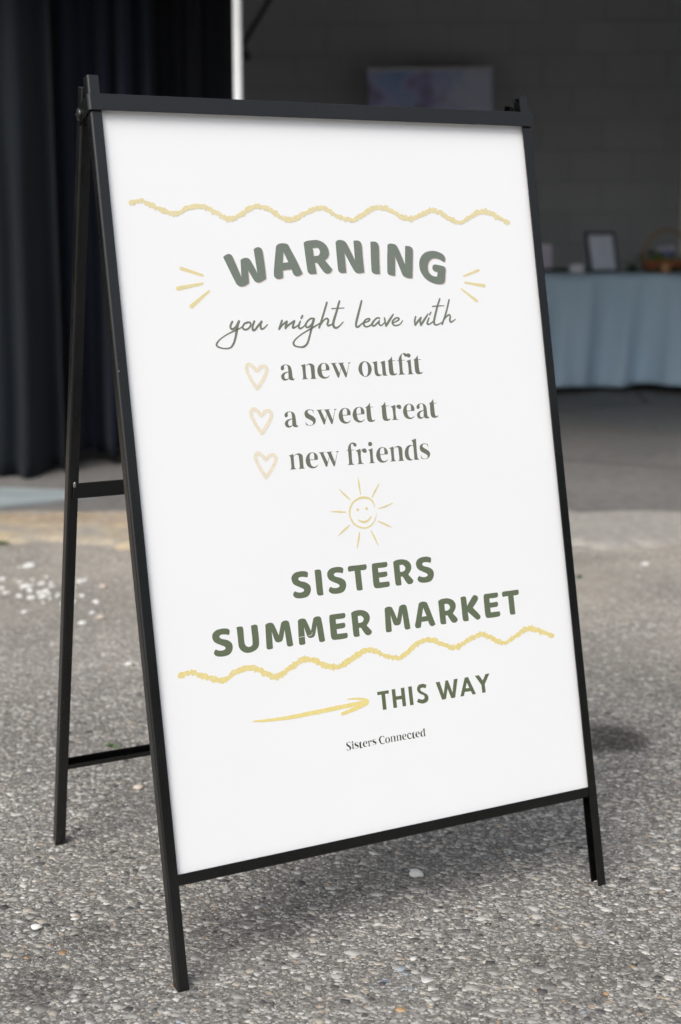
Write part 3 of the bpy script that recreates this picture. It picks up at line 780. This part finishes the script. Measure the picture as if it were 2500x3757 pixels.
gA=G('1','852,202! 890,170 955,160 1020,175 1050,225 1150,410 1242,605! 1205,632 1155,645 1110,620 1080,545! 1000,552 952,565! 958,665! 920,682 870,685 835,660 820,625 825,500','962,290! 1032,437! 950,448!')
gR=G('n','1113.8,888.8! 1122.5,882.5 1150,878.5 1164.6,878.6 1185.8,887.4 1200.4,903.7 1206.9,924.8 1203.7,941.1 1192.3,953.1! 1219,985! 1213.4,997 1200.4,1001.9 1190.7,998 1180.9,986.6 1163,961.2! 1155,962.5! 1162,1001.8! 1150,1003.3 1137.5,1003 1129.5,995 1126.3,980','1147,908.3! 1160,907 1167.9,908.5 1173.7,921.6 1169.5,933.9 1162.5,935.8 1151.3,936.8!')
gN=G('2','248,110! 270,90 300,86 345,97 375,130 467,315! 449,95! 495,92 525,105 543,145 555,280 573,452! 520,463 480,455 450,420 349,232! 370,455! 320,460 290,448 276,415')
gI=G('2','640,106! 680,103 715,115 735,155 742,320 748,470! 700,470 665,455 652,415')
gN2=G('2','832,142! 850,128 885,127 925,140 950,175 1030,362! 1031,152! 1075,155 1105,170 1118,200 1118,340 1115,514! 1085,519 1045,511 1010,490 990,450 920,275! 920,490! 880,488 840,470 830,430')
gG=G('2','1470,338! 1415,305 1350,295 1305,325 1287,385 1300,450 1345,490 1392,498! 1396,447! 1355,435 1338,400 1348,366 1380,362 1440,375 1480,390 1488,420 1485,480 1479,555 1455,580 1400,584 1330,565 1260,520 1210,450 1190,370 1200,295 1250,230 1330,208 1400,218 1460,250 1483,290 1480,325')
WARN=[gW,gA,gR,gN,gI,gN2,gG]
print_mesh('lettering',WARN,I_SHADE,'soft shadow of WARNING',(.0013,-.0011),-.00003)
print_mesh('lettering',WARN,I_WARN,'WARNING in heavy rounded letters on an arc')
S1=G('3','237,262! 243,235 240,210 215,198 165,198 110,215 80,250 78,290 100,330 150,355 195,375 205,393 185,409 160,413 135,410 110,400! 95,425 97,450 130,470 200,468 250,445 273,390 262,340 220,310 160,295 145,275 160,258 200,255')
I1=G('3','310,188! 345,180 370,187 378,210 388,320 400,437! 370,444 345,440 333,415 320,300')
T1=G('3','648,157 662,147 740,138 828,127! 836,150 832,175 815,185 775,190! 796,386! 765,394 740,390 733,370 714,194! 655,205! 646,180')
E1=G('3','888,150 893,125 915,118 1037,104! 1046,125 1042,148 1025,158 950,167! 955,211! 1037,201! 1046,225 1042,245 1025,255 960,264! 966,312! 1062,302! 1069,325 1066,347 1050,357 940,371 915,362 905,335 895,240')
R1=G('3','1103,107! 1130,88 1195,78 1250,93 1282,130 1285,180 1256,233! 1303,285 1307,303 1290,325 1262,330 1240,315 1200,253! 1180,255! 1188,338! 1155,345 1132,338 1125,310 1113,200','1168,138! 1200,135 1225,160 1220,190 1200,203 1174,206!')
sa=('3',[(237,262),(110,400)]); ea=('3',[(1037,104),(1062,302)]); ra=('3',[(1103,107),(1188,338)]); ta=('3',[(828,127),(796,386)])
U1=G('4','268,247! 305,239 325,245 332,270 342,390 355,418 380,430 408,420 417,395 402,232! 440,222 460,230 465,250 478,395 465,440 425,472 370,486 320,470 290,430 280,350')
M1=G('4','535,225! 555,210 585,205 610,215 660,322! 682,205! 705,188 740,186 757,205 795,415! 765,427 740,420 733,395 714,270! 697,363 680,382 645,387 625,372 595,287! 607,444! 575,454 552,450 546,430')
ma=('4',[(682,205),(607,444)])
A5=G('5','450,205! 475,190 510,186 535,197 548,220 630,430! 600,448 575,443 560,420 550,393! 480,404! 474,461! 445,471 420,465 410,440 418,400','498,252! 534,341! 483,349!')
K5=G('5','895,142! 930,131 950,137 958,165 967,232! 1025,130 1045,117 1075,130 1082,162 1028,253! 1106,335 1108,362 1085,380 1060,373 974,295! 985,389! 955,397 928,392 920,370 908,260')
print_mesh('lettering',[S1,I1,shift(S1,sa,('3',[(594,220),(470,355)])),T1,E1,R1,shift(S1,sa,('3',[(1480,115),(1366,246)]))],I_BIG,'SISTERS in bold rounded letters')
print_mesh('lettering',[shift(S1,sa,('4',[(197,320),(76,452)])),U1,M1,shift(M1,ma,('4',[(981,167),(907,402)])),
   shift(E1,ea,('4',[(1271,115),(1293,299)])),shift(R1,ra,('4',[(1332,118),(1411,330)]))],I_BIG,'SUMMER in bold rounded letters')
print_mesh('lettering',[shift(M1,ma,('5',[(243,237),(162,506)])),A5,shift(R1,ra,('5',[(657,182),(744,423)])),K5,shift(E1,ea,('5',[(1288,90),(1313,290)])),
   shift(T1,ta,('5',[(1512,58),(1481,319)]))],I_BIG,'MARKET in bold rounded letters')
def cc(t_): return ' '.join(x+'!' for x in t_.split())
print_mesh('lettering',[G('6',cc('42,309 192,285 197,328 147,335 167,537 119,545 98,344 46,352')),G('6',cc('232,276 278,269 289,367 361,357 352,258 398,251 424,492 378,500 367,402 295,413 305,513 258,521')),
   G('6',cc('449,241 495,233 522,477 475,485')),G('6','690,217! 677,262! 640,252 610,265 612,290 650,315 700,345 716,390 700,435 650,460 610,458 563,442! 583,396! 620,410 650,405 665,385 655,355 610,335 575,305 565,265 585,220 630,203 660,206'),
   G('6',cc('809,184 861,175 915,335 937,161 970,156 1031,318 1047,143 1097,135 1065,384 1015,392 965,265 945,403 894,412')),
   G('6',cc('1190,122 1234,114 1338,337 1294,345 1271,299 1191,310 1181,363 1134,371'),cc('1219,188 1251,257 1201,264')),
   G('6',cc('1323,98 1377,91 1427,160 1462,76 1514,67 1453,210 1466,316 1421,323 1409,220'))],I_WAY,'THIS WAY in sans serif capitals')
# serif lines
ga=G('7','55,190 60,170 85,153 115,150 150,165 165,195 172,240 178,285 188,297 200,293! 190,310 165,312 143,303 138,292! 125,308 100,316 75,308 60,285 62,258 85,235 133,222! 130,190 122,162 105,155 90,162 88,175 90,195 75,210 62,208','134,230! 105,243 92,265 97,290 112,300 135,290!')
gn=G('7','256,162! 303,144! 307,165! 335,145 365,140 395,158 402,190 410,285 422,294! 420,297! 358,299! 358,296! 370,288 362,190 355,160 340,152 320,160 308,172! 318,285 335,297! 335,299! 273,303! 273,300! 285,290 275,175 268,166')
ge=G('7','558,257! 545,280 515,295 480,292 445,265 430,215 440,170 465,142 500,134 535,148 553,180 553,210! 474,213! 480,245 495,272 520,280 540,273','474,207! 517,205! 517,175 510,145 493,140 475,155 470,185')
gw=G('7',cc('565,137 627,133 628,137 612,141 657,238 672,182 655,144 645,138 645,134 703,131 703,135 692,140 733,240 754,142 742,133 742,131 772,128 770,133 758,140 731,280 719,283 674,187 654,283 641,287 581,147'))
go=G('7','852,190 865,145 890,122 920,117 955,130 980,165 988,205 975,245 950,270 925,277 890,265 862,235','889,185 895,145 912,124 930,128 945,160 950,210 945,250 930,270 910,265 895,230')
gu=G('7','994,128! 1042,115! 1050,215 1060,245 1080,255 1100,248! 1090,150 1077,125! 1123,110! 1137,250 1152,262! 1150,264! 1108,266! 1104,250! 1085,262 1055,270 1030,260 1018,230 1010,145')
gt=G('7','1145,117! 1170,100 1194,67! 1198,108! 1230,108! 1230,112! 1200,114! 1210,210 1218,240 1230,245 1250,237! 1240,255 1210,263 1180,255 1167,225 1158,117!')
gfi=G('7','1248,109! 1263,108! 1270,75 1295,42 1325,33 1345,42 1365,35 1385,50 1383,72 1365,79 1350,70 1328,68 1315,50 1305,42 1295,60 1297,105! 1328,104! 1328,108! 1298,110! 1310,235 1332,250! 1332,252! 1263,256! 1263,253! 1276,240 1265,112! 1248,113!')
gi2=G('7','1342,115! 1387,98! 1402,235 1418,247! 1418,249! 1355,252! 1355,249! 1368,240 1357,130')
gs=G('8','335,193! 330,175 320,160 300,155 280,162 278,178 295,195 330,215 352,240 350,275 325,298 300,303 270,298 262,292! 257,260! 270,285 290,298 315,297 328,285 325,265 295,245 260,225 248,195 255,165 285,150 320,153 332,158!')
gr=G('8','1058,124! 1102,106! 1104,135! 1120,110 1145,105 1158,120 1158,140 1140,146 1125,138 1115,125 1105,145 1115,235 1135,245! 1135,247! 1072,250! 1072,247! 1085,240 1075,140')
gf=G('9','643,163! 658,160! 665,120 685,90 715,83 740,93 748,110 740,123 725,123 715,108 705,95 693,100 690,130 694,157! 726,157! 726,161! 696,163! 706,295 728,308! 728,310! 658,315! 658,312! 671,300 660,165! 643,167!')
gi=G('9','863,160! 911,141! 922,280 938,291! 938,293! 877,297! 877,294! 890,285 880,170'); gdot=G('9','887,76 903,83 909,99 903,114 887,121 871,114 866,99 871,83')
gd=G('9','1310,60! 1357,42! 1375,240 1392,256! 1392,258! 1348,263! 1343,248! 1320,263 1295,268 1265,255 1245,215 1245,165 1265,125 1295,108 1328,115! 1322,75','1331,122! 1315,118 1295,125 1283,155 1283,200 1295,240 1315,257 1330,255 1342,245!')
an={'a':('7',[(200,293),(55,190)]),'n':('7',[(256,162),(422,295)]),'e':('7',[(553,210),(558,257)]),'w':('7',[(565,137),(647,286)]),'t':('7',[(1194,67),(1250,237)]),
    's':('8',[(335,193),(257,260)]),'r':('8',[(1058,124),(1135,247)]),'o':('7',[(852,190),(988,205)]),'i':('9',[(863,160),(938,291)]),'d':('9',[(1357,42),(1392,258)])}
gl={'a':ga,'n':gn,'e':ge,'w':gw,'t':gt,'s':gs,'r':gr,'o':go,'d':gd}
def put(ch,reg,p1,p2,sc=1.0): return shift(gl[ch],an[ch],(reg,[p1,p2]),sc)
print_mesh('lettering',[ga,gn,ge,gw,go,gu,gt,gfi,gi2,put('t','7',(1460,55),(1514,225))],I_SER,'a new outfit in serif letters')
print_mesh('lettering',[put('a','8',(192,297),(60,208)),gs,put('w','8',(358,155),(435,292)),put('e','8',(682,203),(685,248)),put('e','8',(811,193),(817,238)),put('t','8',(864,87),(914,243)),
   put('t','8',(1009,77),(1059,233)),gr,put('e','8',(1283,162),(1287,207)),put('a','8',(1425,218),(1305,128)),put('t','8',(1461,50),(1511,206))],I_SER,'a sweet treat in serif letters')
print_mesh('lettering',[put('n','9',(50,220),(217,348)),put('e','9',(350,258),(355,308)),put('w','9',(358,185),(440,333)),gf,put('r','9',(740,168),(823,300)),gi,gdot,put('e','9',(1068,202),(1073,252)),
   put('n','9',(1078,142),(1238,268)),gd,put('s','9',(1485,138),(1405,210))],I_SER,'new friends in serif letters')
ks=np.linalg.norm(rp('10',1457,48)-rp('10',1475,186))/np.linalg.norm(rp('9',1357,42)-rp('9',1392,258))
gS=G('10','160,320! 155,300 145,294 120,294 108,310 115,330 150,355 172,385 170,410 150,430 125,438 97,430! 94,405! 110,425 130,433 145,422 148,402 130,378 95,355 88,330 95,305 120,289 150,287 160,290!')
gC=G('10','752,225! 740,200 720,191 695,207 685,240 695,290 720,315 745,310 762,292! 750,318 720,328 690,318 665,285 657,250 668,210 700,185 730,184 748,188!')
gc=G('10','1222,160 1208,160 1198,145 1185,140 1172,160 1177,205 1192,222 1215,218 1232,200! 1225,225 1195,240 1165,225 1150,190 1155,155 1175,135 1205,131 1222,145')
def sm(ch,a,b): return put(ch,'10',a,b,ks)
gl['i']=gi
print_mesh('lettering',[gS,sm('i',(183,318),(223,411)),G('10','196,275 206,280 208,291 203,302 193,304 184,298 182,288 187,278'),sm('s',(292,320),(238,378)),sm('t',(341,268),(373,383)),sm('e',(452,312),(457,350)),sm('r',(467,280),(508,358)),sm('s',(603,262),(548,322)),
   gC,sm('o',(768,262),(852,255)),sm('n',(860,198),(952,280)),sm('n',(963,180),(1055,262)),sm('e',(1137,187),(1140,227)),gc,sm('t',(1258,100),(1303,213)),sm('e',(1368,145),(1373,187)),gd and sm('d',(1457,48),(1475,186))],I_SMALL,'Sisters Connected in small serif letters')

# pen strokes
def spline(P,sub):
    out=[];n=len(P)
    for i in range(n-1):
        p0,p1,p2,p3=P[max(i-1,0)],P[i],P[i+1],P[min(i+2,n-1)]
        for j in range(sub):
            t=j/sub; out.append(.5*((2*p1)+(-p0+p2)*t+(2*p0-5*p1+4*p2-p3)*t*t+(-p0+3*p1-3*p2+p3)*t**3))
    out.append(P[-1]); return out
zc=[0]
def stroke(vs,fs,P,jit=0.0,sub=6,seed=1):       # P: list of (u,v,halfwidth)
    rs=random.Random(seed); P=[np.array(p,float) for p in P]; Q=spline(P,sub) if len(P)>2 else spline(P,4)
    z=LIFT[0]+.00006+.000012*(zc[0]%12); zc[0]+=1
    n=len(Q); base=len(vs)
    jl=[0,0]
    for i,q in enumerate(Q):
        t=Q[min(i+1,n-1)][:2]-Q[max(i-1,0)][:2]; t/=np.linalg.norm(t)+1e-12; nn=np.array([-t[1],t[0]])
        for s in (0,1):
            jl[s]=jl[s]*.35+rs.gauss(0,1)*jit
            w_=max(.0002,q[2]+jl[s]); p=q[:2]+nn*w_*(1 if s else -1)
            vs.append(FM@Vector((p[0],p[1],z)))
        if i: a=base+2*(i-1); fs.append((a,a+1,a+3,a+2))
    for q,t in ((Q[0],Q[0][:2]-Q[1][:2]),(Q[-1],Q[-1][:2]-Q[-2][:2])):   # round ends
        t=t/(np.linalg.norm(t)+1e-12); a0=math.atan2(t[1],t[0]); b=len(vs); z+=.000001
        for j in range(9):
            a=a0-math.pi/2+math.pi*j/8; p=q[:2]+q[2]*np.array([math.cos(a),math.sin(a)]); vs.append(FM@Vector((p[0],p[1],z)))
        fs.append(tuple(range(b,b+9)))
MPP=np.linalg.norm(UV(1250,1300)-UV(1251,1300))
def hw(reg,px): return px/REG[reg][2]*.00041
def strokes(name,items,mat,label,jit=0.0,sub=6):
    vs=[];fs=[]
    for q,(reg,pts) in enumerate(items):
        P=[]
        for p in pts:
            r_=p[3] if len(p)>3 else reg
            uv=rp(r_,p[0],p[1]); P.append((uv[0],uv[1],hw(r_,p[2])*(1.34 if r_ in ('11','12') else 1.0)))
        stroke(vs,fs,P,jit,sub,seed=q+3)
    o=pyd(name,vs,fs,mat,panel); o['label']=label; return o
def pts(txt,w_=None,taper=True):
    L_=[tuple(float(a) for a in t_.split(',')) for t_ in txt.split()]
    return [(p+(w_,)) if len(p)==2 else p for p in L_]
SCR=[('11',pts('228,305 208,350 212,382 240,388 275,355 302,300',8)),('11',pts('304,300,9 285,360,10 268,470,9 240,560,8 200,605,6 130,612,5 60,590,6 48,560,7 90,505,5 170,450,5 262,405,6 320,378,5 352,352,5')),
 ('11',pts('400,315 370,325 348,360 355,388 390,394 425,370 440,335 425,312 395,312',7)),('11',pts('480,300 460,360 465,400 490,395 525,350 565,303',8)),('11',pts('563,303,9 552,345,8 560,385,8 590,380,6 632,337,4')),
 ('11',pts('797,293 765,388',8)),('11',pts('767,386 800,345 850,303',7)),('11',pts('852,303 838,378',9)),('11',pts('840,376 870,345 937,297',7)),('11',pts('940,297,8 925,345,8 922,372,8 940,372,6 975,350,5 1000,325,4')),
 ('11',pts('1008,300,6 990,350,8 995,375,8 1015,380,6 1050,355,5 1070,325,4')),('11',pts('1032,237,8 1018,265,7')),
 ('11',pts('1168,270 1130,268 1090,300 1070,345 1080,368 1110,362 1150,320 1166,275',7)),('11',pts('1163,280,10 1138,370,10 1120,450,8 1090,550,8 1050,590,8 1000,595,6 945,580,7 930,550,8 950,510,6 1020,450,5 1110,395,6 1180,355,6 1240,318,5')),
 ('11',pts('1313,85,8 1270,230,8 1225,372,8')),('11',pts('1240,340,6 1280,285,6 1315,268,7 1330,290,8 1320,330,8 1330,350,7 1385,328,5')),('11',pts('1457,70,8 1420,200,9 1388,310,10 1390,355,10 1415,375,8 1450,360,6 1500,308,4')),('11',pts('1370,155,5 1420,151,4 1510,147,4')),
 ('12',pts('208,78,9 165,250,11 135,370,11 135,425,10 160,432,9 200,400,7 235,375,6')),('12',pts('235,380,5 300,355,7 320,330,8 305,320,7 265,335,8 238,380,10 248,420,9 285,430,7 330,410,7 365,375,6')),
 ('12',pts('455,318,7 430,308,7 395,330,8 360,375,10 355,410,9 380,418,8 420,385,8 450,350,7')),('12',pts('450,350,7 445,385,9 460,410,7 485,408,6 520,375,5')),('12',pts('522,312,8 530,360,9 542,420,9')),('12',pts('542,420,9 590,340,11 640,262,7')),
 ('12',pts('640,378,5 690,355,7 720,330,8 712,312,8 680,312,7 640,345,9 632,380,10 648,408,8 685,415,7 735,395,6 770,348,5')),
 ('12',pts('948,293,8 935,350,9 940,408,8')),('12',pts('942,408,9 980,355,10 1020,305,8')),('12',pts('1022,305,8 1010,350,9 1018,410,9')),('12',pts('1018,410,9 1060,345,11 1118,255,6')),
 ('12',pts('1130,310,7 1108,370,9 1112,395,9 1135,395,7 1175,370,6 1195,345,5')),('12',pts('1155,235,8 1140,268,7')),('12',pts('1277,50,8 1240,170,10 1205,320,11 1200,380,11 1225,405,8 1265,395,6 1305,372,5')),('12',pts('1177,153,6 1235,148,6 1335,143,4')),
 ('12',pts('1405,63,8 1360,250,9 1310,395,9')),('12',pts('1325,350,6 1370,290,7 1405,268,8 1420,290,9 1415,340,9 1425,366,8 1455,355,6 1492,328,4'))]
strokes('lettering',SCR,I_SCR,'you might leave with in thin script')
W1=[(x,y,17,'A') for x,y in ((75,96),(140,80),(200,90),(300,143),(430,186),(540,140),(640,122),(720,147),(790,190),(875,228),(960,203),(1040,140),(1110,124),(1200,147),(1290,208),(1390,235),(1480,190))]+\
   [(x,y,16,'B') for x,y in ((40,128),(110,145),(190,193),(290,218),(370,185),(450,132),(515,122),(590,145),(670,193),(740,211),(820,180),(890,146),(960,160),(1050,213),(1125,238),(1200,195),(1260,162),(1340,162),(1420,205),(1490,237))]
strokes('wavy_line',[('A',W1)],I_Y1S,'pale yellow crayon wave above WARNING',.0008,14)
W2_=[(x,y,17,'C') for x,y in ((117,932),(180,910),(250,920),(330,950),(425,966),(510,910),(610,874),(690,892),(760,933),(820,938),(900,885),(1000,814),(1090,827),(1170,866),(1250,870),(1340,820),(1440,755),(1510,753))]+\
    [(x,y,15,'D') for x,y in ((160,565),(230,597),(310,608),(370,580),(450,507),(530,477),(620,505),(690,533),(740,531),(820,480),(900,441),(970,460),(1030,490),(1085,501),(1150,460),(1230,407),(1290,405),(1360,430),(1425,450))]
strokes('wavy_line',[('C',W2_)],I_Y2S,'yellow crayon wave under SUMMER MARKET',.0008,14)
for q,(lab,it) in enumerate([('three rays left of WARNING',[('A',pts('485,633,13 660,690,9')),('A',pts('458,797,15 658,757,9')),('A',pts('568,943,15 712,817,8'))]),
    ('three rays right of WARNING',[('B',pts('1262,603,10 1150,648,6')),('B',pts('1306,722,12 1160,697,6')),('B',pts('1250,837,11 1131,745,5'))])]):
    strokes('ray_marks',it,I_Y1,lab)
for q,lab in enumerate(('heart beside a new outfit','heart beside a sweet treat','heart beside new friends')):
    dx,dy=(0,32,64)[q],(0,320,638)[q]
    base_=[(182,276),(152,235),(117,170),(106,125),(120,104),(150,118),(178,150),(184,150),(208,122),(238,118),(252,143),(236,193),(205,248),(182,278)]
    strokes('heart',[('E',[(x+dx,y+dy,11.5) for x,y in base_[:7]]),('E',[(x+dx,y+dy,11.5) for x,y in base_[7:]])],I_H,lab,.00018,8)
SUN_=[('F',pts('862,498,2 835,430,8 790,392,11 715,381,12 640,410,10 590,470,9 568,550,9 585,630,8 640,700,8 735,733,8 810,705,8 860,640,6 884,550,1')),
 ('F',pts('668,638,4 700,656,9 740,662,11 780,643,10 815,600,6')),('F',pts('660,520,14 662,524,14')),('F',pts('763,505,14 765,509,14'))]
for a,b,c_ in (((665,150),(678,240),(695,345)),((908,220),(865,300),(825,380)),((1065,445),(980,482),(905,505)),((1060,728),(980,690),(900,655)),((900,935),(855,845),(815,765)),
    ((652,970),(668,880),(682,782)),((437,820),(500,760),(568,697)),((350,543),(440,545),(527,550)),((447,282),(510,345),(577,408))):
    SUN_.append(('F',[(*a,2.5),(*b,9),(*c_,5)]))
strokes('sun_drawing',SUN_,I_SUN,'smiling sun drawn in pale yellow lines',.00008)
strokes('arrow',[('G',pts('187,708,3 260,705,11 400,692,13 600,663,18 900,605,20 1150,553,20 1330,518,19 1405,500,17')),('G',pts('1197,472,3 1290,468,9 1370,474,13 1415,492,15')),('G',pts('1147,628,16 1250,588,18 1340,548,20 1410,515,16'))],I_Y2,'yellow arrow pointing right to THIS WAY',.00010,10)
strokes('scratch',[('4',pts('848,342,1.6 875,337,1.6 900,335,1.6')),('4',pts('935,325,1.6 963,319,1.8 970,295,1.4'))],ink('scratch_white',(.85,.85,.85)),'white scratch across the second M')
